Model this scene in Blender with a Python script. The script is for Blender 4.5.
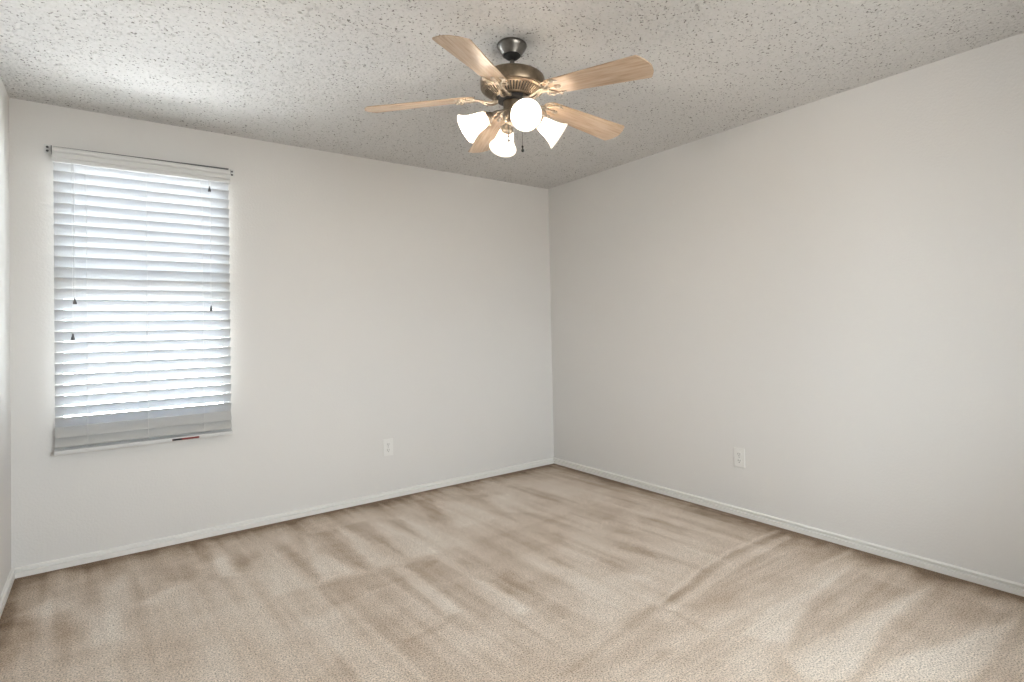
import bpy, bmesh, math, random
import numpy as np
from mathutils import Vector, Matrix

for o in list(bpy.data.objects):
    bpy.data.objects.remove(o)
SC = bpy.context.scene
COL = SC.collection
PI = math.pi
random.seed(4)

# ------------------------------------------------------------------ camera
# room frame: window wall is y = 0, right wall is x = 0, floor z = 0 (metres)
W, H, BACK = 3.551, 2.44, -4.75
f, yaw, pit, rol = 560.62, 0.651098, 0.017056, -0.0211438
cam_d = bpy.data.cameras.new('camera')
cam = bpy.data.objects.new('camera', cam_d)
COL.objects.link(cam)
d = Vector((math.sin(yaw)*math.cos(pit), math.cos(yaw)*math.cos(pit), math.sin(pit)))
r = Vector((math.cos(yaw), -math.sin(yaw), 0))
u = r.cross(d)
r2 = r*math.cos(rol)+u*math.sin(rol)
u2 = -r*math.sin(rol)+u*math.cos(rol)
cam.matrix_world = Matrix(((r2.x, u2.x, -d.x, -3.17273), (r2.y, u2.y, -d.y, -3.86588), (r2.z, u2.z, -d.z, 1.21452), (0, 0, 0, 1)))
cam_d.sensor_width = 36
cam_d.lens = 36*f/1024
cam_d.shift_x = -18.70/1024
cam_d.shift_y = -24.11/1024
cam_d.clip_start = 0.02
SC.camera = cam

# ------------------------------------------------------------------ light of the place
SC.view_settings.view_transform = 'Standard'
SC.view_settings.look = 'None'
SC.view_settings.gamma = 1
SC.view_settings.use_curve_mapping = False
SC.view_settings.exposure = 1.1
SKY = 11.0         # hazy bright daylight; the sunlit ground outside is brighter than the sky
BULB = 150.0       # lit bulbs of the fan's light kit
world = bpy.data.worlds.new('overcast_sky')
SC.world = world
world.use_nodes = True
wn = world.node_tree
wn.nodes.clear()
wo = wn.nodes.new('ShaderNodeOutputWorld')
bg = wn.nodes.new('ShaderNodeBackground')
tc = wn.nodes.new('ShaderNodeTexCoord')
sx = wn.nodes.new('ShaderNodeSeparateXYZ')
rp = wn.nodes.new('ShaderNodeValToRGB')
rp.color_ramp.elements[0].position = 0.47
rp.color_ramp.elements[0].color = (1.45, 1.52, 1.58, 1)
rp.color_ramp.elements[1].position = 0.53
rp.color_ramp.elements[1].color = (0.62, 0.70, 0.78, 1)
mr = wn.nodes.new('ShaderNodeMapRange')
mr.inputs[1].default_value = -1
mr.inputs[2].default_value = 1
wn.links.new(tc.outputs['Generated'], sx.inputs[0])
wn.links.new(sx.outputs['Z'], mr.inputs[0])
wn.links.new(mr.outputs[0], rp.inputs[0])
# ground on the added window's side dimmed to balance it; sunlit by the blind
rp2 = wn.nodes.new('ShaderNodeValToRGB')
rp2.color_ramp.elements[0].position = 0.47
rp2.color_ramp.elements[0].color = (0.52, 0.51, 0.49, 1)
rp2.color_ramp.elements[1].position = 0.53
rp2.color_ramp.elements[1].color = (0.90, 0.955, 1.0, 1)
wn.links.new(mr.outputs[0], rp2.inputs[0])
sm = wn.nodes.new('ShaderNodeMapRange')
sm.inputs[1].default_value = -0.15
sm.inputs[2].default_value = 0.15
wn.links.new(sx.outputs['Y'], sm.inputs[0])
mxw = wn.nodes.new('ShaderNodeMixRGB')
wn.links.new(sm.outputs[0], mxw.inputs[0])
wn.links.new(rp2.outputs[0], mxw.inputs[1])
wn.links.new(rp.outputs[0], mxw.inputs[2])
wn.links.new(mxw.outputs[0], bg.inputs[0])
bg.inputs[1].default_value = SKY
wn.links.new(bg.outputs[0], wo.inputs[0])

# daylight portals at the blind's window and the added one (sampling guides for the sky only)
WIN = (-3.376, -2.561, 0.735, 2.185)      # x0, x1, z0, z1 of the window seen in the photo
FILL_WIN = (-2.55, -1.15, 0.75, 2.10)         # unseen window added behind the camera to fill the room with daylight


def portal(name, x0, x1, z0, z1, y, toward):
    a = bpy.data.lights.new(name, 'AREA')
    a.shape = 'RECTANGLE'
    a.size, a.size_y = x1-x0, z1-z0
    a.cycles.is_portal = True
    o = bpy.data.objects.new(name, a)
    COL.objects.link(o)
    o.location = ((x0+x1)/2, y, (z0+z1)/2)
    o.rotation_euler = (-PI/2 if toward < 0 else PI/2, 0, 0)


portal("daylight_portal", *WIN, 0.12, -1)
portal('daylight_portal', *FILL_WIN, BACK-0.13, 1)

# ------------------------------------------------------------------ helpers


def tag(o, label=None, cat=None, group=None, kind=None):
    for k, v in (('label', label), ('category', cat), ('group', group), ('kind', kind)):
        if v:
            o[k] = v
    return o


def empty(name, loc, rz=0.0):
    o = bpy.data.objects.new(name, None)
    COL.objects.link(o)
    o.location = loc
    o.rotation_euler = (0, 0, rz)
    o.empty_display_size = 0.05
    return o


def obj(name, bm, m, parent=None, smooth=None, bevel=0.0, seg=2):
    """link a bmesh as ONE mesh object"""
    bmesh.ops.recalc_face_normals(bm, faces=bm.faces)
    me = bpy.data.meshes.new(name)
    bm.to_mesh(me)
    bm.free()
    o = bpy.data.objects.new(name, me)
    COL.objects.link(o)
    for mm in (m if isinstance(m, (list, tuple)) else [m]):
        me.materials.append(mm)
    if smooth is not None:
        me.polygons.foreach_set('use_smooth', [True]*len(me.polygons))
        me.set_sharp_from_angle(angle=math.radians(smooth))
    if bevel:
        b = o.modifiers.new('bevel', 'BEVEL')
        b.width = bevel
        b.segments = seg
        b.limit_method = 'ANGLE'
        b.angle_limit = math.radians(40)
    if parent:
        o.parent = parent
    return o


def add_box(bm, x0, x1, y0, y1, z0, z1, M=None):
    v = [bm.verts.new((x, y, z)) for x in (x0, x1) for y in (y0, y1) for z in (z0, z1)]
    if M is not None:
        for q in v:
            q.co = M @ q.co
    for q in ((0, 1, 3, 2), (4, 6, 7, 5), (0, 4, 5, 1), (2, 3, 7, 6), (0, 2, 6, 4), (1, 5, 7, 3)):
        bm.faces.new([v[i] for i in q])


def add_lathe(bm, prof, n=32, M=None, closed=False):
    """prof: list of (radius, z); radius 0 makes a pole"""
    M = M or Matrix.Identity(4)
    rings = []
    for rr, z in prof:
        if rr < 1e-6:
            rings.append([bm.verts.new(M @ Vector((0, 0, z)))])
        else:
            rings.append([bm.verts.new(M @ Vector((rr*math.cos(2*PI*i/n), rr*math.sin(2*PI*i/n), z))) for i in range(n)])
    pairs = list(zip(rings, rings[1:]))
    if closed:
        pairs.append((rings[-1], rings[0]))
    for A, B in pairs:
        for i in range(n):
            j = (i+1) % n
            if len(A) == 1 and len(B) == 1:
                continue
            if len(A) == 1:
                bm.faces.new((A[0], B[j], B[i]))
            elif len(B) == 1:
                bm.faces.new((A[i], A[j], B[0]))
            else:
                bm.faces.new((A[i], A[j], B[j], B[i]))


def smooth_path(pts, k=6):
    """Catmull-Rom through the points"""
    P = [Vector(p) for p in pts]
    P = [P[0]*2-P[1]]+P+[P[-1]*2-P[-2]]
    out = []
    for i in range(1, len(P)-2):
        for t in range(k):
            t /= k
            a, b, c, e = P[i-1:i+3]
            out.append(0.5*((2*b)+(c-a)*t+(2*a-5*b+4*c-e)*t*t+(3*b-a-3*c+e)*t**3))
    out.append(P[-2])
    return out


def add_tube(bm, pts, rad, n=8, flat=1.0):
    """tube along points; rad a number or a list; flat squeezes it vertically"""
    m = len(pts)
    rads = rad if isinstance(rad, (list, tuple)) else [rad]*m
    if len(rads) != m:
        rads = [rads[min(int(i/(m-1)*(len(rads)-1)), len(rads)-2)] + (rads[min(int(i/(m-1)*(len(rads)-1)), len(rads)-2)+1]-rads[min(int(i/(m-1)*(len(rads)-1)), len(rads)-2)])*((i/(m-1)*(len(rads)-1)) - min(int(i/(m-1)*(len(rads)-1)), len(rads)-2)) for i in range(m)]
    rings = []
    for i, p in enumerate(pts):
        p = Vector(p)
        t = (Vector(pts[min(i+1, m-1)])-Vector(pts[max(i-1, 0)])).normalized()
        up = Vector((0, 0, 1)) if abs(t.z) < 0.95 else Vector((1, 0, 0))
        a = t.cross(up).normalized()
        b = a.cross(t).normalized()
        rings.append([bm.verts.new(p+a*math.cos(2*PI*j/n)*rads[i]+b*math.sin(2*PI*j/n)*rads[i]*flat) for j in range(n)])
    for A, B in zip(rings, rings[1:]):
        for j in range(n):
            bm.faces.new((A[j], A[(j+1) % n], B[(j+1) % n], B[j]))
    bm.faces.new(rings[0][::-1])
    bm.faces.new(rings[-1])


def add_prism(bm, outline, M, t):
    """outline (x, y) points extruded from z = 0 to z = t, placed by M"""
    lo = [bm.verts.new(M @ Vector((x, y, 0))) for x, y in outline]
    hi = [bm.verts.new(M @ Vector((x, y, t))) for x, y in outline]
    bm.faces.new(lo[::-1])
    bm.faces.new(hi)
    n = len(lo)
    for i in range(n):
        bm.faces.new((lo[i], lo[(i+1) % n], hi[(i+1) % n], hi[i]))


def add_profile(bm, prof, axis, a0, a1, flip=1, wall=0.0):
    """extrude a (depth, z) profile along x ('x') or y ('y')"""
    R = []
    for a in (a0, a1):
        if axis == 'x':
            R.append([bm.verts.new((a, wall+flip*dd, z)) for dd, z in prof])
        else:
            R.append([bm.verts.new((wall+flip*dd, a, z)) for dd, z in prof])
    n = len(prof)
    for i in range(n):
        bm.faces.new((R[0][i], R[0][(i+1) % n], R[1][(i+1) % n], R[1][i]))
    bm.faces.new(R[0])
    bm.faces.new(R[1][::-1])


# ------------------------------------------------------------------ materials


def mat(name, color, rough=0.5, metal=0.0, spec=None, coat=0.0):
    m = bpy.data.materials.new(name)
    m.use_nodes = True
    b = m.node_tree.nodes['Principled BSDF']
    b.inputs['Base Color'].default_value = (*color, 1)
    b.inputs['Roughness'].default_value = rough
    b.inputs['Metallic'].default_value = metal
    if spec is not None:
        b.inputs['Specular IOR Level'].default_value = spec
    if coat:
        b.inputs['Coat Weight'].default_value = coat
    return m, m.node_tree, b


def node(nt, kind, **kw):
    n = nt.nodes.new(kind)
    for k, v in kw.items():
        if k.startswith('i_'):
            key = k[2:]
            n.inputs[int(key) if key.isdigit() else key.replace('_', ' ')].default_value = v
        else:
            setattr(n, k, v)
    return n


def noise(nt, vec, scale, detail=3.0, rough=0.55):
    n = node(nt, 'ShaderNodeTexNoise', i_Scale=scale, i_Detail=detail, i_Roughness=rough)
    nt.links.new(vec, n.inputs['Vector'])
    return n


def ramp(nt, src, stops):
    n = nt.nodes.new('ShaderNodeValToRGB')
    e = n.color_ramp.elements
    while len(e) < len(stops):
        e.new(0.5)
    for el, (p, c) in zip(e, stops):
        el.position = p
        el.color = (*c, 1) if len(c) == 3 else c
    nt.links.new(src, n.inputs[0])
    return n


def bump(nt, b, src, strength, dist, prev=None):
    n = node(nt, 'ShaderNodeBump', i_Strength=strength, i_Distance=dist)
    nt.links.new(src, n.inputs['Height'])
    if prev:
        nt.links.new(prev.outputs[0], n.inputs['Normal'])
    nt.links.new(n.outputs[0], b.inputs['Normal'])
    return n


def coords(nt):
    return nt.nodes.new('ShaderNodeTexCoord').outputs['Object']


# painted drywall with a light orange-peel texture
def wall_mat():
    m, nt, b = mat('orange_peel_paint', (0.70, 0.685, 0.655), 0.75, spec=0.25)
    v = coords(nt)
    n1 = noise(nt, v, 85, 2)
    rr = ramp(nt, n1.outputs[0], [(0.42, (0, 0, 0)), (0.62, (1, 1, 1))])
    n2 = noise(nt, v, 2.0, 2)
    mx = node(nt, 'ShaderNodeMixRGB', blend_type='MIX')
    mx.inputs[1].default_value = (0.695, 0.681, 0.660, 1)
    mx.inputs[2].default_value = (0.715, 0.701, 0.680, 1)
    nt.links.new(n2.outputs[0], mx.inputs[0])
    nt.links.new(mx.outputs[0], b.inputs['Base Color'])
    bump(nt, b, rr.outputs[0], 0.22, 0.0015)
    return m


# sprayed popcorn ceiling
def ceiling_mat():
    m, nt, b = mat('popcorn_texture', (0.72, 0.71, 0.69), 0.9, spec=0.15)
    v = coords(nt)
    n2 = noise(nt, v, 170, 2)
    bump(nt, b, n2.outputs[0], 0.5, 0.003)
    # dark grey flecks scattered by noise in the base colour
    n3 = noise(nt, v, 88, 2, 0.6)
    n4 = noise(nt, v, 11, 2)
    ad = node(nt, 'ShaderNodeMath', operation='MULTIPLY_ADD')
    nt.links.new(n4.outputs[0], ad.inputs[0])
    ad.inputs[1].default_value = 0.12
    nt.links.new(n3.outputs[0], ad.inputs[2])
    fl = ramp(nt, ad.outputs[0], [(0.385, (0.17, 0.16, 0.15)), (0.435, (0.62, 0.61, 0.595)), (0.80, (0.665, 0.655, 0.64))])
    nt.links.new(fl.outputs[0], b.inputs['Base Color'])
    return m


# cut-pile carpet; the mesh carries its tone: brushed marks, darker along the walls
def carpet_mat():
    m, nt, b = mat('cut_pile_carpet', (0.5, 0.42, 0.34), 0.95, spec=0.05)
    v = coords(nt)
    at = node(nt, 'ShaderNodeAttribute', attribute_name='pile_tone')
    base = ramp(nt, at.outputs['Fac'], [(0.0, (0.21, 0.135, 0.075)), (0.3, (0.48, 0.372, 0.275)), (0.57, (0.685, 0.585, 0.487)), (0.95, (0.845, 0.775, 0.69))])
    n1 = noise(nt, v, 165, 3, 0.75)
    g = ramp(nt, n1.outputs[0], [(0.34, (0.30, 0.28, 0.26)), (0.5, (1, 1, 1)), (0.66, (1.38, 1.38, 1.38))])
    mx = node(nt, 'ShaderNodeMixRGB', blend_type='MULTIPLY')
    mx.inputs[0].default_value = 1
    nt.links.new(base.outputs[0], mx.inputs[1])
    nt.links.new(g.outputs[0], mx.inputs[2])
    n3 = noise(nt, v, 45, 3, 0.7)
    g3 = ramp(nt, n3.outputs[0], [(0.3, (0.90, 0.89, 0.88)), (0.7, (1.08, 1.08, 1.08))])
    mx2 = node(nt, 'ShaderNodeMixRGB', blend_type='MULTIPLY')
    mx2.inputs[0].default_value = 1
    nt.links.new(mx.outputs[0], mx2.inputs[1])
    nt.links.new(g3.outputs[0], mx2.inputs[2])
    nt.links.new(mx2.outputs[0], b.inputs['Base Color'])
    b1 = bump(nt, b, n1.outputs[0], 0.7, 0.006)
    bump(nt, b, n3.outputs[0], 0.25, 0.008, b1)
    b.inputs['Sheen Weight'].default_value = 0.15
    return m


def wood_mat():
    m, nt, b = mat('bleached_oak_blade', (0.6, 0.45, 0.33), 0.27, spec=0.5)
    v = coords(nt)
    mp = node(nt, 'ShaderNodeMapping')
    mp.inputs['Scale'].default_value = (2.2, 30, 30)
    nt.links.new(v, mp.inputs[0])
    n1 = noise(nt, mp.outputs[0], 2.4, 5, 0.6)
    c = ramp(nt, n1.outputs[0], [(0.28, (0.33, 0.225, 0.145)), (0.5, (0.50, 0.37, 0.265)), (0.72, (0.59, 0.46, 0.345))])
    nt.links.new(c.outputs[0], b.inputs['Base Color'])
    bump(nt, b, n1.outputs[0], 0.08, 0.001)
    return m


def metal_mat(name, c, rough):
    m, nt, b = mat(name, c, rough, 1.0)
    v = coords(nt)
    n1 = noise(nt, v, 35, 3)
    c2 = tuple(x*0.72 for x in c)
    k = ramp(nt, n1.outputs[0], [(0.35, c2), (0.65, c)])
    nt.links.new(k.outputs[0], b.inputs['Base Color'])
    return m


def thin_mat(name, color, trans, tcol, gloss=0.04, rough=0.35):
    """thin sheet that lets part of the light through"""
    m = bpy.data.materials.new(name)
    m.use_nodes = True
    nt = m.node_tree
    nt.nodes.clear()
    out = nt.nodes.new('ShaderNodeOutputMaterial')
    di = node(nt, 'ShaderNodeBsdfDiffuse')
    di.inputs[0].default_value = (*color, 1)
    tr = node(nt, 'ShaderNodeBsdfTranslucent')
    tr.inputs[0].default_value = (*tcol, 1)
    gl = node(nt, 'ShaderNodeBsdfGlossy')
    gl.inputs['Roughness'].default_value = rough
    a = node(nt, 'ShaderNodeMixShader')
    a.inputs[0].default_value = trans
    nt.links.new(di.outputs[0], a.inputs[1])
    nt.links.new(tr.outputs[0], a.inputs[2])
    c = node(nt, 'ShaderNodeMixShader')
    c.inputs[0].default_value = gloss
    nt.links.new(a.outputs[0], c.inputs[1])
    nt.links.new(gl.outputs[0], c.inputs[2])
    nt.links.new(c.outputs[0], out.inputs[0])
    return m


def pane_mat():
    m = bpy.data.materials.new('window_glass')
    m.use_nodes = True
    nt = m.node_tree
    nt.nodes.clear()
    out = nt.nodes.new('ShaderNodeOutputMaterial')
    tr = node(nt, 'ShaderNodeBsdfTransparent')
    tr.inputs[0].default_value = (0.95, 0.955, 0.95, 1)
    gl = node(nt, 'ShaderNodeBsdfGlossy')
    gl.inputs['Roughness'].default_value = 0.01
    fr = node(nt, 'ShaderNodeFresnel', i_IOR=1.3)
    mx = node(nt, 'ShaderNodeMixShader')
    nt.links.new(fr.outputs[0], mx.inputs[0])
    nt.links.new(tr.outputs[0], mx.inputs[1])
    nt.links.new(gl.outputs[0], mx.inputs[2])
    nt.links.new(mx.outputs[0], out.inputs[0])
    return m


def bulb_mat():
    m = bpy.data.materials.new('lit_bulb')
    m.use_nodes = True
    b = m.node_tree.nodes['Principled BSDF']
    b.inputs['Base Color'].default_value = (0.9, 0.88, 0.84, 1)
    b.inputs['Emission Color'].default_value = (1.0, 0.885, 0.755, 1)
    b.inputs['Emission Strength'].default_value = BULB
    return m


M_WALL = wall_mat()
M_CEIL = ceiling_mat()
M_CARPET = carpet_mat()
M_TRIM = mat('white_trim_paint', (0.84, 0.825, 0.79), 0.38)[0]
M_VINYL = mat('white_vinyl', (0.78, 0.78, 0.77), 0.35)[0]
M_PANE = pane_mat()
M_SLAT = thin_mat('white_slat', (0.62, 0.60, 0.565), 0.32, (0.42, 0.475, 0.55))
M_VALANCE = mat('white_valance', (0.64, 0.64, 0.63), 0.45)[0]
M_CORD = mat('white_cord', (0.62, 0.62, 0.61), 0.8)[0]
M_TASSEL = mat('smoky_plastic', (0.10, 0.10, 0.105), 0.35)[0]
M_STEEL = metal_mat('dull_steel', (0.45, 0.45, 0.45), 0.4)
M_DARK = mat('dark_gap', (0.012, 0.011, 0.010), 0.7)[0]
M_TAGRED = mat('red_label', (0.20, 0.035, 0.03), 0.5)[0]
M_BRONZE = metal_mat('antique_bronze', (0.29, 0.23, 0.165), 0.36)
M_PEWTER = metal_mat('dark_pewter', (0.24, 0.225, 0.205), 0.34)
M_BRASS = metal_mat('brushed_pewter', (0.50, 0.43, 0.355), 0.3)
M_WOOD = wood_mat()
M_SHADE = thin_mat('frosted_glass', (0.86, 0.86, 0.85), 0.5, (0.97, 0.95, 0.92), 0.06, 0.2)
M_BULB = bulb_mat()
M_PLATE = mat('white_plastic', (0.765, 0.755, 0.73), 0.35)[0]
M_SLOT = mat('dark_slot', (0.05, 0.045, 0.04), 0.6)[0]

# vacuum marks on the carpet: (lighter/darker, softness, outline in floor metres)
MARKS = [
    (0.8,0.02,[(-2.23,-0.33),(-2.34,-1.06),(-2.16,-1.09),(-2.24,-0.69)]),
    (0.8,0.02,[(-2.03,-0.35),(-2.08,-1.08),(-1.95,-1.1),(-1.98,-0.64)]),
    (0.7,0.02,[(-1.85,-0.34),(-1.89,-1.09),(-1.73,-1.11),(-1.78,-0.57)]),
    (0.6,0.02,[(-1.66,-0.44),(-1.73,-1.03),(-1.63,-1.08),(-1.61,-0.7)]),
    (0.6,0.03,[(-2.46,-0.48),(-2.55,-1.05),(-2.39,-1.07),(-2.39,-0.56)]),
    (0.5,0.03,[(-2.67,-0.16),(-2.75,-0.76),(-2.62,-0.54),(-2.64,-0.35)]),
    (-0.7,0.02,[(-2.2,-0.36),(-2.04,-0.38),(-2.1,-1.09),(-2.2,-0.89)]),
    (-0.8,0.02,[(-2.0,-0.36),(-1.84,-0.35),(-1.88,-0.83),(-1.97,-0.76)]),
    (-0.7,0.02,[(-1.79,-0.36),(-1.67,-0.5),(-1.69,-1.02),(-1.72,-0.82)]),
    (-0.5,0.025,[(-2.43,-0.48),(-2.25,-0.36),(-2.34,-1.02),(-2.39,-0.94)]),
    (-0.6,0.03,[(-2.65,-0.38),(-2.47,-0.44),(-2.62,-0.69),(-2.67,-0.65)]),
    (-0.5,0.03,[(-2.74,-0.12),(-2.63,-0.16),(-2.7,-0.43),(-2.77,-0.4)]),
    (-0.6,0.015,[(-1.17,-0.23),(-0.98,-0.39),(-1.13,-1.04),(-1.13,-0.81)]),
    (-0.6,0.015,[(-1.42,-0.17),(-1.31,-0.22),(-1.51,-0.84),(-1.54,-0.64)]),
    (-0.6,0.015,[(-0.76,-0.26),(-0.62,-0.46),(-0.66,-0.91),(-0.74,-0.73)]),
    (0.5,0.015,[(-1.04,-0.43),(-1.09,-0.81),(-0.92,-0.96),(-0.84,-0.48)]),
    (0.5,0.015,[(-1.33,-0.25),(-1.46,-0.86),(-1.17,-0.87),(-1.19,-0.44)]),
    (-0.45,0.012,[(-2.36,-1.1),(-2.01,-1.13),(-1.79,-1.14),(-1.79,-1.23),(-2.04,-1.29),(-2.41,-1.35)]),
    (-0.22,0.012,[(-1.96,-1.11),(-1.15,-1.11),(-0.24,-1.03),(-0.29,-1.26),(-1.03,-1.43),(-1.85,-1.45),(-2.09,-1.41)]),
    (0.75,0.01,[(-2.01,-1.13),(-1.95,-1.14),(-1.95,-1.75),(-2.03,-1.74)]),
    (-0.35,0.02,[(-1.96,-1.15),(-1.79,-1.19),(-1.78,-1.61),(-1.9,-1.91),(-1.96,-1.67)]),
    (0.6,0.012,[(-1.77,-1.48),(-1.72,-1.59),(-1.72,-1.92),(-1.78,-1.92)]),
    (-0.4,0.02,[(-1.71,-1.57),(-1.56,-1.54),(-1.59,-1.89),(-1.69,-1.92)]),
    (-0.6,0.012,[(-2.25,-1.79),(-2.07,-1.77),(-2.04,-1.79),(-2.08,-1.82),(-2.25,-1.81)]),
    (0.45,0.03,[(-2.5,-1.36),(-2.44,-1.44),(-2.44,-1.74),(-2.52,-1.76),(-2.52,-1.54)]),
    (-0.3,0.04,[(-2.35,-1.34),(-2.08,-1.33),(-2.13,-1.66),(-2.33,-1.7),(-2.44,-1.58)]),
    (-0.38,0.018,[(-1.18,-1.73),(-1.09,-1.78),(-1.12,-1.99),(-1.19,-1.9)]),
    (-0.38,0.018,[(-1.66,-1.92),(-1.6,-1.97),(-1.61,-2.07),(-1.67,-2.07)]),
    (-0.2,0.02,[(-1.6,-1.51),(-1.58,-1.6),(-1.62,-1.78),(-1.69,-1.72)]),
    (-0.4,0.015,[(-0.95,-1.63),(-0.86,-1.77),(-0.88,-1.96),(-0.94,-1.84)]),
    (-0.45,0.015,[(-1.38,-1.52),(-1.29,-1.58),(-1.31,-1.72),(-1.39,-1.67)]),
    (0.4,0.02,[(-1.73,-1.74),(-1.68,-1.84),(-1.7,-2.02),(-1.78,-1.93)]),
    (0.4,0.03,[(-1.39,-1.83),(-1.04,-2.02),(-1.22,-2.2),(-1.54,-2.2),(-1.55,-2.06)]),
    (-0.45,0.015,[(-1.16,-1.22),(-1.05,-1.32),(-1.15,-1.56),(-1.19,-1.4)]),
    (-0.45,0.015,[(-0.91,-1.59),(-0.81,-1.76),(-0.9,-1.91),(-0.97,-1.76)]),
    (-0.4,0.015,[(-0.83,-1.34),(-0.67,-1.48),(-0.72,-1.65),(-0.82,-1.51)]),
    (-0.3,0.02,[(-1.25,-1.65),(-1.1,-1.78),(-1.12,-1.95),(-1.22,-1.83)]),
    (-0.45,0.02,[(-0.48,-1.41),(-0.46,-1.54),(-0.56,-1.63),(-0.6,-1.54)]),
    (-0.4,0.015,[(-0.46,-1.48),(-0.41,-1.59),(-0.52,-1.84),(-0.58,-1.74)]),
    (-0.35,0.015,[(-0.89,-1.79),(-0.82,-1.89),(-0.87,-2.05),(-0.94,-1.97)]),
    (-0.15,0.02,[(-1.66,-1.43),(-1.57,-1.54),(-1.62,-1.78),(-1.72,-1.69)]),
    (-0.55,0.012,[(-1.94,-2.34),(-1.67,-2.29),(-1.31,-2.22),(-1.28,-2.26),(-1.67,-2.33),(-1.91,-2.37)]),
    (-0.6,0.009,[(-1.26,-2.24),(-0.88,-2.16),(-0.51,-2.12),(-0.07,-2.13),(-0.06,-2.17),(-0.55,-2.16),(-0.91,-2.21),(-1.27,-2.27)]),
    (0.6,0.008,[(-1.27,-2.29),(-0.92,-2.23),(-0.56,-2.18),(-0.1,-2.18),(-0.13,-2.22),(-0.6,-2.24),(-0.95,-2.28),(-1.27,-2.32)]),
    (0.45,0.008,[(-1.27,-2.22),(-0.89,-2.14),(-0.49,-2.09),(-0.05,-2.1),(-0.07,-2.13),(-0.51,-2.11),(-0.88,-2.16),(-1.26,-2.24)]),
    (-0.6,0.01,[(-1.29,-2.27),(-1.26,-2.32),(-1.28,-2.51),(-1.31,-2.5),(-1.3,-2.4)]),
    (-0.4,0.02,[(-1.23,-2.22),(-1.19,-2.39),(-0.98,-2.41),(-0.72,-2.36),(-0.48,-2.22),(-0.92,-2.19)]),
    (-0.35,0.03,[(-1.64,-2.34),(-1.37,-2.27),(-1.3,-2.43),(-1.53,-2.46),(-1.63,-2.45),(-1.81,-2.43),(-1.86,-2.39)]),
    (-0.5,0.02,[(-1.74,-2.49),(-1.53,-2.46),(-1.48,-2.49),(-1.71,-2.53)]),
    (-0.3,0.03,[(-1.41,-2.48),(-1.29,-2.58),(-1.53,-2.7),(-1.63,-2.61)]),
    (-0.35,0.03,[(-0.93,-2.29),(-0.48,-2.3),(-0.19,-2.38),(-0.09,-2.51),(-0.67,-2.53),(-1.06,-2.47),(-1.24,-2.38)]),
    (0.6,0.012,[(-0.17,-2.58),(-0.6,-2.59),(-0.94,-2.55),(-1.21,-2.6),(-1.14,-2.73),(-0.79,-2.65),(-0.56,-2.63)]),
    (0.62,0.012,[(-0.2,-2.91),(-0.53,-2.86),(-0.85,-2.82),(-1.23,-2.77),(-1.29,-2.88),(-1.19,-2.98),(-0.82,-2.93),(-0.63,-2.91)]),
    (0.62,0.012,[(-0.23,-3.23),(-0.48,-3.17),(-0.95,-3.03),(-1.13,-3.04),(-0.88,-3.24),(-0.47,-3.23)]),
    (-0.55,0.02,[(-0.31,-2.67),(-0.32,-2.86),(-0.64,-2.82),(-1.02,-2.75),(-1.14,-2.75),(-0.77,-2.66)]),
    (-0.6,0.02,[(-0.19,-2.94),(-0.25,-3.2),(-0.47,-3.16),(-0.96,-3.02),(-1.18,-2.99),(-0.81,-2.94),(-0.61,-2.93)]),
    (-0.6,0.02,[(-0.25,-3.25),(-0.75,-3.35),(-0.88,-3.24),(-0.46,-3.24)]),
    (-0.4,0.02,[(-1.21,-2.71),(-1.23,-2.77),(-1.27,-2.92),(-1.4,-2.82)]),
    (0.45,0.006,[(-0.0,-2.5),(-0.01,-2.53),(-0.38,-2.5),(-0.38,-2.48)]),
    (0.35,0.006,[(-0.18,-2.3),(-0.18,-2.32),(-0.71,-2.3),(-0.71,-2.28)]),
    (0.87,0.05,[(-3.25,-0.71),(-3.12,-0.79),(-3.1,-1.09),(-3.22,-1.03)]),
    (0.87,0.03,[(-3.06,-0.76),(-2.97,-0.66),(-2.89,-0.65),(-2.98,-0.82)]),
    (0.72,0.03,[(-3.47,-0.53),(-3.38,-0.42),(-3.28,-0.58),(-3.38,-0.63)]),
    (-0.61,0.03,[(-3.47,-0.61),(-3.4,-0.62),(-3.37,-0.82),(-3.44,-0.83)]),
    (-0.5,0.03,[(-3.35,-0.57),(-3.28,-0.69),(-3.26,-1.17),(-3.3,-1.11)]),
    (-0.41,0.03,[(-3.13,-0.73),(-3.05,-0.76),(-3.05,-1.01),(-3.11,-0.93)]),
    (-0.5,0.03,[(-2.96,-0.35),(-2.78,-0.4),(-2.83,-0.62),(-2.95,-0.56)]),
    (-0.41,0.03,[(-2.8,-0.5),(-2.72,-0.68),(-2.8,-0.94),(-2.83,-0.76)]),
    (0.58,0.03,[(-3.17,-0.45),(-3.1,-0.33),(-3.09,-0.48),(-3.14,-0.54)]),
    (0.72,0.02,[(-2.73,-0.44),(-2.65,-0.38),(-2.64,-0.71),(-2.72,-0.68)]),
    (-0.3,0.04,[(-3.16,-1.21),(-2.91,-1.25),(-2.9,-1.46),(-3.08,-1.43)]),
    (-0.3,0.05,[(-3.56,-0.34),(-3.5,-0.36),(-3.49,-0.72),(-3.51,-0.75)]),
]

# ------------------------------------------------------------------ the room
# carpeted floor: a fine grid whose 'pile_tone' holds the brushed pile's tone, darker by the walls


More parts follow.
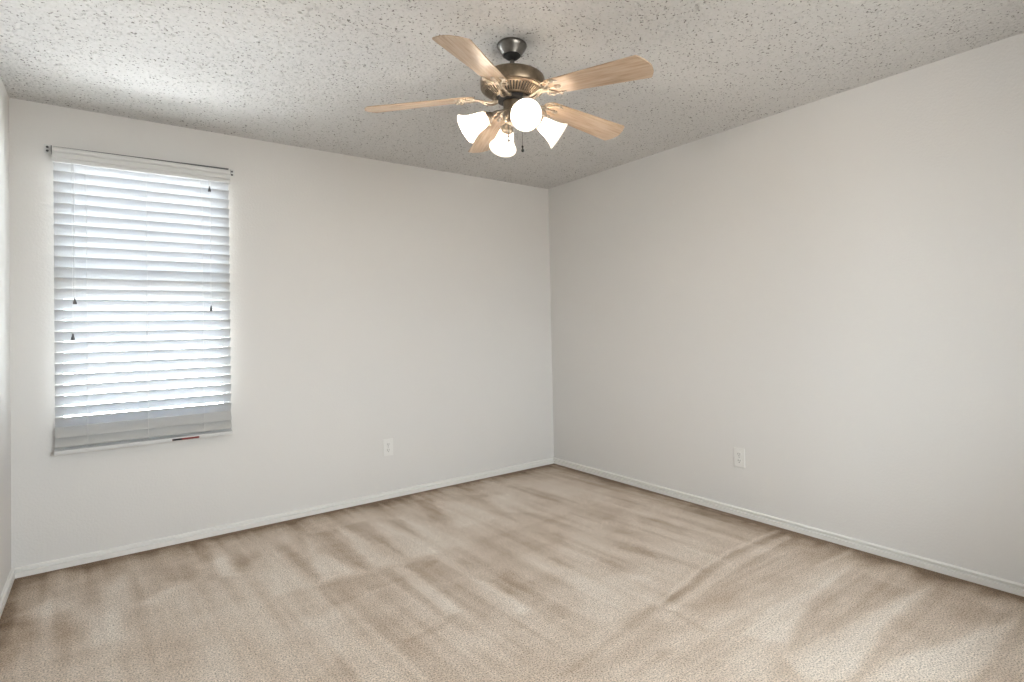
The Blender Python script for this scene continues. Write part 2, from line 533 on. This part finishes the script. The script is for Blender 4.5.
def build_floor():
    st = 0.0105
    nx, ny = int(W/st)+1, int(-BACK/st)+1
    X = np.linspace(-W, 0, nx)
    Y = np.linspace(BACK, 0, ny)
    GX, GY = np.meshgrid(X, Y)
    rng = np.random.default_rng(7)

    def vnoise(sx_, sy_, ang=0.0):
        c, s = math.cos(ang), math.sin(ang)
        a = (GX*c+GY*s)/sx_+40
        b = (-GX*s+GY*c)/sy_+40
        T = rng.random((128, 128))
        ia, ib = np.floor(a).astype(int), np.floor(b).astype(int)
        fa, fb = a-ia, b-ib
        fa, fb = fa*fa*(3-2*fa), fb*fb*(3-2*fb)
        g = lambda i, j: T[i % 128, j % 128]
        return (g(ia, ib)*(1-fa)+g(ia+1, ib)*fa)*(1-fb)+(g(ia, ib+1)*(1-fa)+g(ia+1, ib+1)*fa)*fb-0.5

    wob = vnoise(.09, .09)*0.014+vnoise(.03, .03)*0.014
    wob2 = vnoise(.11, .11)*0.014
    A = np.full(GX.shape, 0.57)
    A += 0.14*vnoise(.33, .28)+0.12*vnoise(.13, .11)+0.08*vnoise(.05, .04)
    # streaks left by the cleaner: along y in the middle, along x by the right wall
    mid = 1/(1+np.exp(-(GY+2.2)/.05))
    rgt = 1/(1+np.exp(-(GX+1.6)/.2))
    A += (0.19*vnoise(.06, .55, .05)+0.18*vnoise(.025, .4, .05))*mid
    A += (0.15*vnoise(.6, .05, .0)+0.13*vnoise(.4, .02, .0))*(1-mid)*rgt
    for val, soft, pts in MARKS:
        P = np.array(pts)
        c = P.mean(0)
        lo, hi = P.min(0)-0.2, P.max(0)+0.2
        j0, j1 = np.searchsorted(X, (lo[0], hi[0]))
        i0, i1 = np.searchsorted(Y, (lo[1], hi[1]))
        if j1 <= j0 or i1 <= i0:
            continue
        gx = (GX+wob)[i0:i1, j0:j1]
        gy = (GY+wob2)[i0:i1, j0:j1]
        inside = np.zeros(gx.shape, bool)
        dist = np.full(gx.shape, 9.0)
        n = len(P)
        for k in range(n):
            (ax, ay), (bx, by) = P[k], P[(k+1) % n]
            if abs(by-ay) > 1e-9:
                cr = ((ay > gy) != (by > gy)) & (gx < (bx-ax)*(gy-ay)/(by-ay)+ax)
                inside ^= cr
            L2 = max((bx-ax)**2+(by-ay)**2, 1e-9)
            t = np.clip(((gx-ax)*(bx-ax)+(gy-ay)*(by-ay))/L2, 0, 1)
            dist = np.minimum(dist, np.hypot(gx-ax-t*(bx-ax), gy-ay-t*(by-ay)))
        sd = np.where(inside, dist, -dist)
        k = 1/(1+np.exp(-sd/(soft*0.42)))
        A[i0:i1, j0:j1] += (0.32 if val > 0 else 0.25)*val*k
    # darker, uneven bands along the walls, a narrow one and a wider one
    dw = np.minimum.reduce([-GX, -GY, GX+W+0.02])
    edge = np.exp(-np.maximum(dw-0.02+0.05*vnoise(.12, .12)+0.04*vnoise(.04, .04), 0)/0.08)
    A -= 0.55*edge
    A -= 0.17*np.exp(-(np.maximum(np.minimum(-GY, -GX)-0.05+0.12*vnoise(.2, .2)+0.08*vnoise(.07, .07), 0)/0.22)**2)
    A = np.clip(A, 0, 1)
    me = bpy.data.meshes.new('floor')
    n = nx*ny
    co = np.zeros((n, 3), np.float32)
    co[:, 0], co[:, 1] = GX.ravel(), GY.ravel()
    idx = np.arange(n).reshape(ny, nx)
    q = np.stack([idx[:-1, :-1], idx[:-1, 1:], idx[1:, 1:], idx[1:, :-1]], -1).reshape(-1, 4)
    me.from_pydata(co.tolist(), [], q.tolist())
    at = me.attributes.new('pile_tone', 'FLOAT', 'POINT')
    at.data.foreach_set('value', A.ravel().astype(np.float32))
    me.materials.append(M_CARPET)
    o = bpy.data.objects.new('floor', me)
    COL.objects.link(o)
    # slab below so that the floor has a thickness
    tag(o, kind='structure')
    return o


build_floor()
T = 0.14


def struct(name, bm, m, bevel=0.0, smooth=None):
    return tag(obj(name, bm, m, None, smooth, bevel), kind='structure')


def wall_with_hole(bm, x0, x1, y0, y1, hole):
    hx0, hx1, hz0, hz1 = hole
    add_box(bm, x0, hx0, y0, y1, 0, H)
    add_box(bm, hx1, x1, y0, y1, 0, H)
    add_box(bm, hx0, hx1, y0, y1, 0, hz0)
    add_box(bm, hx0, hx1, y0, y1, hz1, H)


bm = bmesh.new()
wall_with_hole(bm, -W-T, T, 0, T, WIN)
struct('wall_window', bm, M_WALL)
bm = bmesh.new()
wall_with_hole(bm, -W-T, T, BACK-T, BACK, FILL_WIN)
struct('wall_back', bm, M_WALL)
bm = bmesh.new()
add_box(bm, 0, T, BACK, 0, 0, H)
struct('wall_right', bm, M_WALL)
bm = bmesh.new()
add_box(bm, -W-T, -W, BACK, 0, 0, H)
struct('wall_left', bm, M_WALL)


# popcorn ceiling: the sprayed clumps and the pits between them are real relief
def build_ceiling():
    st = 0.0030
    y0 = -3.45
    nx, ny = int(W/st)+1, int(-y0/st)+1
    X, Y = np.linspace(-W, 0, nx), np.linspace(y0, 0, ny)
    rng = np.random.default_rng(11)
    fx, fy = np.fft.fftfreq(nx, W/(nx-1)), np.fft.fftfreq(ny, -y0/(ny-1))
    F2 = fx[None, :]**2+fy[:, None]**2

    def field(sigma):
        w = np.fft.fft2(rng.standard_normal((ny, nx)))
        n = np.real(np.fft.ifft2(w*np.exp(-2*(PI*sigma)**2*F2)))
        return n/n.std()
    clump, pit, dens = field(0.0040), field(0.0033), field(0.05)
    z = 0.0008*clump+0.008*np.clip((pit-1.8+0.12*dens)/0.35, 0, 1)
    border = np.minimum(np.minimum(X+W, -X)[None, :], (-Y)[:, None])
    z = z*np.clip(border/0.015, 0, 1)
    n = nx*ny
    co = np.zeros((n+12, 3), np.float32)
    GX, GY = np.meshgrid(X, Y)
    co[:n, 0], co[:n, 1], co[:n, 2] = GX.ravel(), GY.ravel(), (H+z).ravel()
    # the plain rest of the ceiling and the slab above it
    co[n:] = [(-W-T, BACK-T, H), (T, BACK-T, H), (T, y0, H), (-W-T, y0, H),
              (-W-T, BACK-T, H+.03), (T, BACK-T, H+.03), (T, T, H+.03), (-W-T, T, H+.03),
              (-W-T, BACK-T, H+.13), (T, BACK-T, H+.13), (T, T, H+.13), (-W-T, T, H+.13)]
    idx = np.arange(n).reshape(ny, nx)
    q = np.stack([idx[:-1, :-1], idx[1:, :-1], idx[1:, 1:], idx[:-1, 1:]], -1).reshape(-1, 4)
    ex = np.array([(0, 3, 2, 1), (4, 7, 6, 5), (8, 9, 10, 11), (4, 5, 9, 8), (5, 6, 10, 9), (6, 7, 11, 10), (7, 4, 8, 11)])+n
    q = np.concatenate([q, ex]).astype(np.int32)
    me = bpy.data.meshes.new('ceiling')
    me.vertices.add(len(co))
    me.vertices.foreach_set('co', co.ravel())
    me.loops.add(q.size)
    me.loops.foreach_set('vertex_index', q.ravel())
    me.polygons.add(len(q))
    me.polygons.foreach_set('loop_start', np.arange(0, q.size, 4, dtype=np.int32))
    me.polygons.foreach_set('use_smooth', np.r_[np.ones(len(q)-7, bool), np.zeros(7, bool)])
    me.update(calc_edges=True)
    me.materials.append(M_CEIL)
    o = bpy.data.objects.new('ceiling', me)
    COL.objects.link(o)
    tag(o, kind='structure')


build_ceiling()

# baseboards: flat face, a deep groove and a small bead on top
BP = [(0, 0), (0.014, 0), (0.015, 0.026), (0.0140, 0.0265), (0.0010, 0.0270), (0.0010, 0.0415), (0.0145, 0.0418), (0.0145, 0.0450), (0.009, 0.0495), (0, 0.0500)]
bm = bmesh.new()
add_profile(bm, BP, 'x', -W+0.014, -0.014, -1, 0)
struct('baseboard_window', bm, M_TRIM)
bm = bmesh.new()
add_profile(bm, BP, 'y', BACK+.014, 0, -1, 0)
struct('baseboard_right', bm, M_TRIM)
bm = bmesh.new()
add_profile(bm, BP, 'y', BACK+.014, 0, 1, -W)
struct('baseboard_left', bm, M_TRIM)
bm = bmesh.new()
add_profile(bm, BP, 'x', -W, 0, 1, BACK)
struct('baseboard_back', bm, M_TRIM)


# single-hung vinyl window set into the wall
def window(name, hole, y, two_lights):
    x0, x1, z0, z1 = hole
    bm = bmesh.new()
    fw = 0.03
    add_box(bm, x0, x0+fw, y-.035, y+.035, z0, z1)
    add_box(bm, x1-fw, x1, y-.035, y+.035, z0, z1)
    add_box(bm, x0+fw, x1-fw, y-.035, y+.035, z0, z0+fw*.8)
    add_box(bm, x0+fw, x1-fw, y-.035, y+.035, z1-fw, z1)
    o = struct(name, bm, M_VINYL, 0.003)
    zm = 1.50
    panes = []
    bm = bmesh.new()
    a0, a1 = x0+fw, x1-fw
    if two_lights:
        add_box(bm, a0, a1, y-.02, y+.02, zm-.028, zm+.028)
        panes = [(a0, a1, z0+fw, zm-.028), (a0, a1, zm+.028, z1-fw)]
    else:
        xm = (a0+a1)/2
        add_box(bm, xm-.03, xm+.03, y-.02, y+.02, z0+fw, z1-fw)
        panes = [(a0, xm-.03, z0+fw, z1-fw), (xm+.03, a1, z0+fw, z1-fw)]
    obj('meeting_rail', bm, M_VINYL, o, bevel=0.003)
    for p0, p1, q0, q1 in panes:
        bm = bmesh.new()
        add_box(bm, p0, p1, y-.003, y+.003, q0, q1)
        obj('pane', bm, M_PANE, o)


window('window_1', WIN, 0.075, True)
window('fill_window', FILL_WIN, BACK-0.09, False)  # added out of view, lets fill daylight in from behind

# ------------------------------------------------------------------ the blind on the window wall
BX0, BX1 = -3.381, -2.556
blind = tag(empty('window_blind', ((BX0+BX1)/2, -0.004, 0.595)), 'white horizontal slat blind hanging closed over the bright window', 'blind')
bo = Vector(blind.location)


def bpart(name, bm, m, parent=None, smooth=None, bevel=0.0):
    """blind part: built in room coordinates, stored relative to the blind"""
    if parent is None or parent is blind:
        bm.transform(Matrix.Translation(-bo))
        return obj(name, bm, m, blind, smooth, bevel)
    return obj(name, bm, m, parent, smooth, bevel)


bm = bmesh.new()          # moulded front board of the head rail
VP = [(-0.0620, 2.1225), (-0.0740, 2.1235), (-0.0760, 2.128), (-0.0760, 2.138), (-0.0685, 2.1405), (-0.0685, 2.1460), (-0.0740, 2.1485), (-0.0740, 2.1690), (-0.0685, 2.1715), (-0.0685, 2.1765), (-0.0760, 2.1800), (-0.0790, 2.188), (-0.0790, 2.196), (-0.0750, 2.2015), (-0.0620, 2.2020)]
add_profile(bm, [(-dd, z) for dd, z in VP], 'x', BX0, BX1, -1, 0)
bpart('valance', bm, M_VALANCE, smooth=40)
bm = bmesh.new()
add_box(bm, BX0+.006, BX1-.006, -.062, -.004, 2.146, 2.206)
for v in bm.verts:
    if v.co.z > 2.2 and v.co.x > -3:
        v.co.z += 0.009
bpart('head_rail', bm, M_TASSEL)
for sx_ in (-1, 1):
    xe = BX0 if sx_ < 0 else BX1
    bm = bmesh.new()
    add_box(bm, min(xe+sx_*.005, xe+sx_*.036), max(xe+sx_*.005, xe+sx_*.036), -.0035, -.0005, 2.180, 2.226)
    add_box(bm, min(xe, xe+sx_*.005), max(xe, xe+sx_*.005), -.0035, -.0005, 2.180, 2.209)
    br = bpart('mounting_bracket', bm, M_VALANCE, bevel=0.0008)
    s = bmesh.new()
    add_box(s, min(xe, xe+sx_*.004)-bo.x, max(xe, xe+sx_*.004)-bo.x, -.075-bo.y, -.0045-bo.y, (2.172 if sx_ < 0 else 2.182)-bo.z, 2.205-bo.z)
    obj('end_plate', s, M_TASSEL if sx_ < 0 else M_STEEL, br)
    for zc in (2.193, 2.213):
        s = bmesh.new()
        add_lathe(s, [(0, -.0075), (.0045, -.0068), (.0062, -.0045), (.0062, -.0030)], 12, Matrix.Translation((xe+sx_*.022-bo.x, -bo.y, zc-bo.z)) @ Matrix.Rotation(-PI/2, 4, 'X') @ Matrix.Scale(1, 4))
        obj('screw', s, M_TASSEL, br, smooth=40)


def slat_bm(tilt):
    """one crowned slat, turned by tilt (room edge up when positive); origin at its room edge"""
    b = bmesh.new()
    wd, th, ang = 0.0635, 0.0028, math.radians(tilt)
    n = 8
    top, bot = [], []
    for i in range(n+1):
        s = i/n
        crown = 0.0022*(1-(2*s-1)**2)
        a, h = s*wd, crown
        e = th*(0.35+0.65*min(1, 6*min(s, 1-s)+.2))/2
        top.append((a, h+e))
        bot.append((a, h-e))
    pr = []
    for a, h in top+bot[::-1]:
        # a runs from the room edge toward the glass and downward
        pr.append((a*math.cos(ang)+h*math.sin(ang), -a*math.sin(ang)+h*math.cos(ang)))
    add_profile(b, pr, 'x', BX0+.004-bo.x, BX1-.004-bo.x, 1, 0)
    return b


TILT = 56.0
YE, PITCH, Z0 = -0.058, 0.05600, 2.137
slat = None
for i in range(25):
    if slat is None:
        slat = obj('slat', slat_bm(TILT), M_SLAT, blind, smooth=35)
        s = slat
    else:
        s = slat.copy()
        COL.objects.link(s)
        s.parent = blind
    s.location = (0, YE-bo.y, Z0-PITCH*i-bo.z)
# the two lowest slats hang below the opening and tip the other way on their slack ladders
low = None
for ze in (0.6885, 0.6405):
    if low is None:
        low = obj('slat', slat_bm(-53), M_SLAT, blind, smooth=35)
        s = low
    else:
        s = low.copy()
        COL.objects.link(s)
        s.parent = blind
    s.location = (0, -.062-bo.y, ze-bo.z)
RT = Matrix.Translation((0, -.038, .616)) @ Matrix.Rotation(math.radians(9), 4, 'X')
bm = bmesh.new()
add_box(bm, BX0, BX1, -.031, .031, -.010, .010, RT)
rail = bpart('bottom_rail', bm, M_VALANCE, bevel=0.003)
RL = Matrix.Translation(-bo) @ RT
bm = bmesh.new()
add_box(bm, -2.866, -2.733, -.0320, -.0308, -.0065, .0045, RL)
lb = obj('label', bm, M_TAGRED, rail)
lb['label'] = 'dark red sticker on the bottom rail'
bm = bmesh.new()
add_box(bm, -2.864, -2.820, -.0326, -.0318, -.0060, .0040, RL)
obj('label_print', bm, M_DARK, lb)
for xc in (-3.243, -2.977, -2.705):
    bm = bmesh.new()
    for yy in (YE-.0025, YE+.033):
        add_tube(bm, [(xc, yy, 2.14), (xc, yy, 1.4), (xc, yy, 0.620)], 0.0012, 6)
    bpart('ladder_cord', bm, M_CORD, smooth=40)
for xc, ends in ((-3.292, (1.398,)), (-3.301, (1.21,)), (-2.6655, (1.361,)), (-2.667, (2.071,))):
    for ze in ends:
        bm = bmesh.new()
        yc = -0.080
        add_tube(bm, [(xc, -.068, 2.128), (xc, yc, 2.115), (xc, yc, 1.75 if ze < 1.7 else 2.10), (xc, yc, ze+.014)], 0.0013, 6)
        c = bpart('pull_cord', bm, M_CORD, smooth=40)
        t = bmesh.new()
        add_lathe(t, [(0, .017), (.0035, .016), (.0042, .008), (.0050, .003), (.0078, -.006), (.0088, -.013), (.0080, -.0165), (0, -.017)], 14, Matrix.Translation((xc-bo.x, yc-bo.y, ze-bo.z)))
        obj('tassel', t, M_TASSEL, c, smooth=50)


# ------------------------------------------------------------------ wall outlets
def outlet(label, loc, rz):
    t = tag(empty('wall_outlet', loc, rz), label, 'outlet', 'white duplex outlets low on the walls')
    # local frame: plate in xz, facing -y
    bm = bmesh.new()
    w, h = 0.0375, 0.0605
    add_box(bm, -w, w, -.0065, 0, -h, h)
    obj('cover_plate', bm, M_PLATE, t, bevel=0.0032, seg=3)
    for s in (1, -1):
        zc = 0.0205*s
        out = []
        for i in range(28):
            a = 2*PI*i/28
            out.append((0.0172*math.cos(a), max(-0.0135, min(0.0135, 0.0172*math.sin(a)))))
        bm = bmesh.new()
        add_prism(bm, out, Matrix.Translation((0, -.0060, zc)) @ Matrix.Rotation(PI/2, 4, 'X'), 0.0030)
        rc = obj('receptacle', bm, M_PLATE, t, bevel=0.0008)
        for xs, hh in ((-.0066, .0048), (.0066, .0040)):
            bm = bmesh.new()
            add_box(bm, xs-.0014, xs+.0014, -.0094, -.0085, zc+.0035-hh, zc+.0035+hh)
            obj('slot', bm, M_SLOT, rc)
        bm = bmesh.new()
        add_lathe(bm, [(0, .0094), (.0028, .0094), (.0028, .0085)], 12, Matrix.Translation((0, 0, zc-.0085)) @ Matrix.Rotation(PI/2, 4, 'X'))
        obj('ground_hole', bm, M_SLOT, rc)
    bm = bmesh.new()
    add_lathe(bm, [(0, .0082), (.0026, .0078), (.0034, .0065), (.0034, .006)], 14, Matrix.Rotation(PI/2, 4, 'X'))
    obj('screw', bm, M_STEEL, t, smooth=40)
    return t


outlet('white duplex outlet on the window wall, to the right of the blind', (-1.5478, -0.0003, 0.3655), 0)
outlet('white duplex outlet on the plain right-hand wall', (-0.0003, -1.838, 0.3645), PI/2*3)

# ------------------------------------------------------------------ ceiling fan
FX, FY = -1.7605, -1.9183
fan = tag(empty('ceiling_fan', (FX, FY, H)), 'five-blade ceiling fan with four lit bell shades hanging from the popcorn ceiling', 'ceiling fan')


def fz(z):
    return z-H


def flathe(name, prof, m, parent=fan, n=48, smooth=35):
    bm = bmesh.new()
    add_lathe(bm, [(rr, fz(z)) for rr, z in prof], n)
    return obj(name, bm, m, parent, smooth=smooth)


cn = flathe('canopy', [(.034, 2.392), (.0385, 2.387), (.0410, 2.387), (.0430, 2.391), (.0590, 2.414), (.0640, 2.422), (.0655, 2.427), (.0640, 2.433), (.058, 2.4385)], M_PEWTER)
flathe('hanger_ball', [(0, 2.370), (.014, 2.370), (.026, 2.374), (.0335, 2.381), (.0350, 2.389), (.02, 2.40), (0, 2.40)], M_DARK, cn)
flathe('down_rod', [(.0105, 2.365), (.0105, 2.318), (.020, 2.316), (.024, 2.308), (.024, 2.298)], M_PEWTER)
hs = flathe('motor_housing', [(0, 2.302), (.06, 2.302), (.110, 2.299), (.128, 2.294), (.1365, 2.287), (.1390, 2.278), (.1390, 2.243), (.1365, 2.2385), (.1330, 2.2375), (.1330, 2.2335), (.1290, 2.231), (.1230, 2.2300), (.1210, 2.2280)], M_BRONZE)
# sloping vented bottom: dark inside, bright radial fins
flathe('vent_core', [(.1205, 2.2295), (.084, 2.2045), (.062, 2.2040)], M_DARK, hs)
for nm in ('vent_fins',):
    bm = bmesh.new()
    nf = 54
    for i in range(nf):
        a = 2*PI*i/nf
        Mz = Matrix.Rotation(a, 4, 'Z')
        P = []
        for rr, z, hw in ((.1215, 2.2290, .0034), (.0840, 2.2030, .0022)):
            P.append([Mz @ Vector((rr, s*hw, fz(z+dz))) for s, dz in ((-1, .004), (1, .004), (1, -.0025), (-1, -.0025))])
        V = [[bm.verts.new(q) for q in ring] for ring in P]
        for j in range(4):
            bm.faces.new((V[0][j], V[0][(j+1) % 4], V[1][(j+1) % 4], V[1][j]))
        bm.faces.new(V[0])
        bm.faces.new(V[1][::-1])
    obj('vent_fins', bm, M_BRONZE, hs)
flathe('vent_collar', [(.0870, 2.2050), (.0860, 2.2000), (.0760, 2.1985), (.074, 2.2040)], M_BRONZE, hs)
fw_ = flathe('flywheel', [(0, 2.205), (.070, 2.205), (.070, 2.189), (.060, 2.184), (0, 2.184)], M_DARK)
sw = flathe('switch_housing', [(0, 2.186), (.0380, 2.186), (.0425, 2.183), (.0425, 2.147), (.0445, 2.145), (.0445, 2.139), (.0420, 2.137), (.0405, 2.108), (.0370, 2.102), (.0300, 2.100), (.0285, 2.094), (.0120, 2.091), (0, 2.091)], M_BRONZE)

# blades: built along +x, pitched and drooping as in the photo
A0, PITCHB, DROOP = -0.0194, -0.2122, 0.0861
ZB = 2.2131
BL0, BL1 = 0.165, 0.642


def blade_outline():
    def hw(x):
        return (0.0968+(0.1502-0.0968)*(x-.2)/.45)/2
    pts = []
    # near end: shallow point, then the long sides, then a tip with clipped corners
    pts += [(BL0, -.020), (BL0+.010, -.036), (BL0+.028, -hw(BL0+.028))]
    pts += [(BL1-.036, -hw(BL1-.05)), (BL1-.030, -hw(BL1-.05)+.003), (BL1-.012, -.040), (BL1-.002, -.008)]
    pts += [(BL1-.001, .006), (BL1-.009, .040), (BL1-.026, hw(BL1-.05)-.004), (BL1-.032, hw(BL1-.05))]
    pts += [(BL0+.028, hw(BL0+.028)), (BL0+.010, .036), (BL0, .020)]
    return pts


def blade_matrix():
    return (Matrix.Translation((0, 0, fz(ZB))) @ Matrix.Rotation(math.atan(DROOP), 4, 'Y') @ Matrix.Rotation(PITCHB, 4, 'X'))


def blade_bm():
    b = bmesh.new()
    add_prism(b, blade_outline(), Matrix.Identity(4), 0.0055)
    return b


def iron_bm():
    """cast bracket: an S arm from the flywheel and a three-pronged scroll under the blade"""
    b = bmesh.new()
    BM = blade_matrix()
    L = lambda x, y, z=-.004: BM @ Vector((x, y, z))
    root = Vector((.060, 0, fz(2.194)))
    # two strands of the arm
    for s in (-1, 1):
        add_tube(b, smooth_path([root+Vector((0, s*.010, 0)), Vector((.085, s*.016, fz(2.181))), Vector((.112, s*.014, fz(2.181))), L(.140, s*.008, -.010), L(.172, s*.012), L(.196, s*.024), L(.212, s*.040), L(.232, s*.043), L(.250, s*.036)], 6), [.0068, .0055, .0045, .0044, .0040, .0032], 8, 0.8)
        # hooked scroll ends back toward the hub
        add_tube(b, smooth_path([L(.172, s*.012), L(.166, s*.030), L(.176, s*.043), L(.192, s*.044), L(.198, s*.036)], 6), [.0036, .0036, .0030, .0025], 8, 0.8)
    # centre prong
    add_tube(b, smooth_path([L(.130, 0, -.010), L(.165, 0), L(.205, 0), L(.236, 0)], 6), [.0060, .0050, .0044, .0038], 8, 0.8)
    for x, y in ((.186, 0), (.222, 0), (.236, 0), (.226, .043), (.226, -.043)):
        add_lathe(b, [(0, -.0115), (.004, -.011), (.0075, -.008), (.0085, -.004), (.0085, 0)], 12, BM @ Matrix.Translation((x, y, 0)))
    add_box(b, .050, .072, -.017, .017, fz(2.1865), fz(2.1985))
    return b


bl0 = ir0 = None
for k in range(5):
    a = A0+k*2*PI/5
    if bl0 is None:
        bl0 = obj('blade', blade_bm(), M_WOOD, fan, bevel=0.0015)
        ir0 = obj('blade_bracket', iron_bm(), M_BRASS, fan, smooth=50)
        bl, ir = bl0, ir0
    else:
        bl, ir = bl0.copy(), ir0.copy()
        COL.objects.link(bl)
        COL.objects.link(ir)
        bl.parent = ir.parent = fan
    bl.matrix_local = Matrix.Rotation(a, 4, 'Z') @ blade_matrix()
    ir.matrix_local = Matrix.Rotation(a, 4, 'Z')

# light kit: four arms, each with socket cup, bell shade and bulb
LA, TIPA = math.radians(248.5), math.radians(LAMP_TILT) if 'LAMP_TILT' in globals() else math.radians(32)
NECK = Vector((.117, 0, fz(2.108)))
ax_ = Vector((math.cos(TIPA), 0, -math.sin(TIPA)))
LM = Matrix.Translation(NECK) @ ax_.to_track_quat('Z', 'Y').to_matrix().to_4x4()
SH = [(.0225, .0000), (.0260, .0020), (.0300, .0120), (.0335, .0250), (.0365, .0400), (.0400, .0560), (.0450, .0730), (.0520, .0890), (.0600, .1010), (.0645, .1065)]


def arm_bm():
    b = bmesh.new()
    add_tube(b, smooth_path([(.034, 0, fz(2.150)), (.055, 0, fz(2.140)), (.075, 0, fz(2.136)), (.092, 0, fz(2.126)), NECK-ax_*.020], 6), [.0065, .0058, .0055, .0060, .0075], 10)
    return b


def cup_bm():
    b = bmesh.new()
    add_lathe(b, [(0, -.030), (.010, -.029), (.0150, -.024), (.0160, -.014), (.0215, -.010), (.0275, -.003), (.0285, .004), (.0290, .0075), (.0262, .0075), (.0225, -.003), (0, -.004)], 28, LM)
    for t in range(3):                       # thumb screws that hold the glass
        Mr = LM @ Matrix.Rotation(2*PI*t/3+.5, 4, 'Z') @ Matrix.Translation((.0265, 0, .0035)) @ Matrix.Rotation(PI/2, 4, 'Y')
        add_lathe(b, [(.0018, 0), (.0018, .004), (.0042, .005), (.0042, .0095), (0, .010)], 10, Mr)
    return b


def shade_bm():
    b = bmesh.new()
    outer = SH
    inner = [(max(rr-.0028, .004), z+.0006) for rr, z in SH][::-1]
    add_lathe(b, outer+inner, 40, LM, closed=True)
    return b


def bulb_bm():
    b = bmesh.new()
    add_lathe(b, [(.0125, .004), (.0130, .022), (.0155, .032), (.0210, .043), (.0255, .054), (.0270, .064), (.0255, .074), (.0200, .084), (.0105, .090), (0, .0915)], 28, LM)
    return b


a0_ = None
protos = None
for k in range(4):
    a = LA+k*PI/2
    if protos is None:
        arm = obj('light_arm', arm_bm(), M_BRASS, fan, smooth=50)
        kids = [obj('socket_cup', cup_bm(), M_BRASS, arm, smooth=40), obj('glass_shade', shade_bm(), M_SHADE, arm, smooth=60), obj('light_bulb', bulb_bm(), M_BULB, arm, smooth=60)]
        kids[1]['label'] = 'frosted white bell glass shade'
        protos = (arm, kids)
    else:
        arm = protos[0].copy()
        COL.objects.link(arm)
        arm.parent = fan
        for q in protos[1]:
            c = q.copy()
            COL.objects.link(c)
            c.parent = arm
    arm.rotation_euler = (0, 0, a)

# two pull chains with dark fobs
for (cx, cy, z0, z1, sz) in ((.013, -.0455, 2.115, 1.972, 1.0), (-.0395, -.0195, 2.13, 2.012, 0.9)):
    bm = bmesh.new()
    add_tube(bm, [(cx*.8, cy*.8, fz(z0+.006)), (cx, cy, fz(z0)), (cx, cy, fz(z1+.01))], 0.0009, 6)
    nb = int((z0-z1)/.006)
    for i in range(nb):
        zc = z0-(i+.5)*(z0-z1)/nb
        add_lathe(bm, [(0, .0018), (.0013, .0013), (.0018, 0), (.0013, -.0013), (0, -.0018)], 6, Matrix.Translation((cx, cy, fz(zc))))
    ch = obj('pull_chain', bm, M_PEWTER, fan, smooth=50)
    bm = bmesh.new()
    add_lathe(bm, [(0, .014), (.0035, .013), (.0050, .009), (.0030, .004), (.0026, .001), (.0055, -.004), (.0060, -.010), (.0040, -.0135), (0, -.014)], 12, Matrix.Translation((cx, cy, fz(z1))))
    obj('chain_fob', bm, M_DARK, ch, smooth=50)
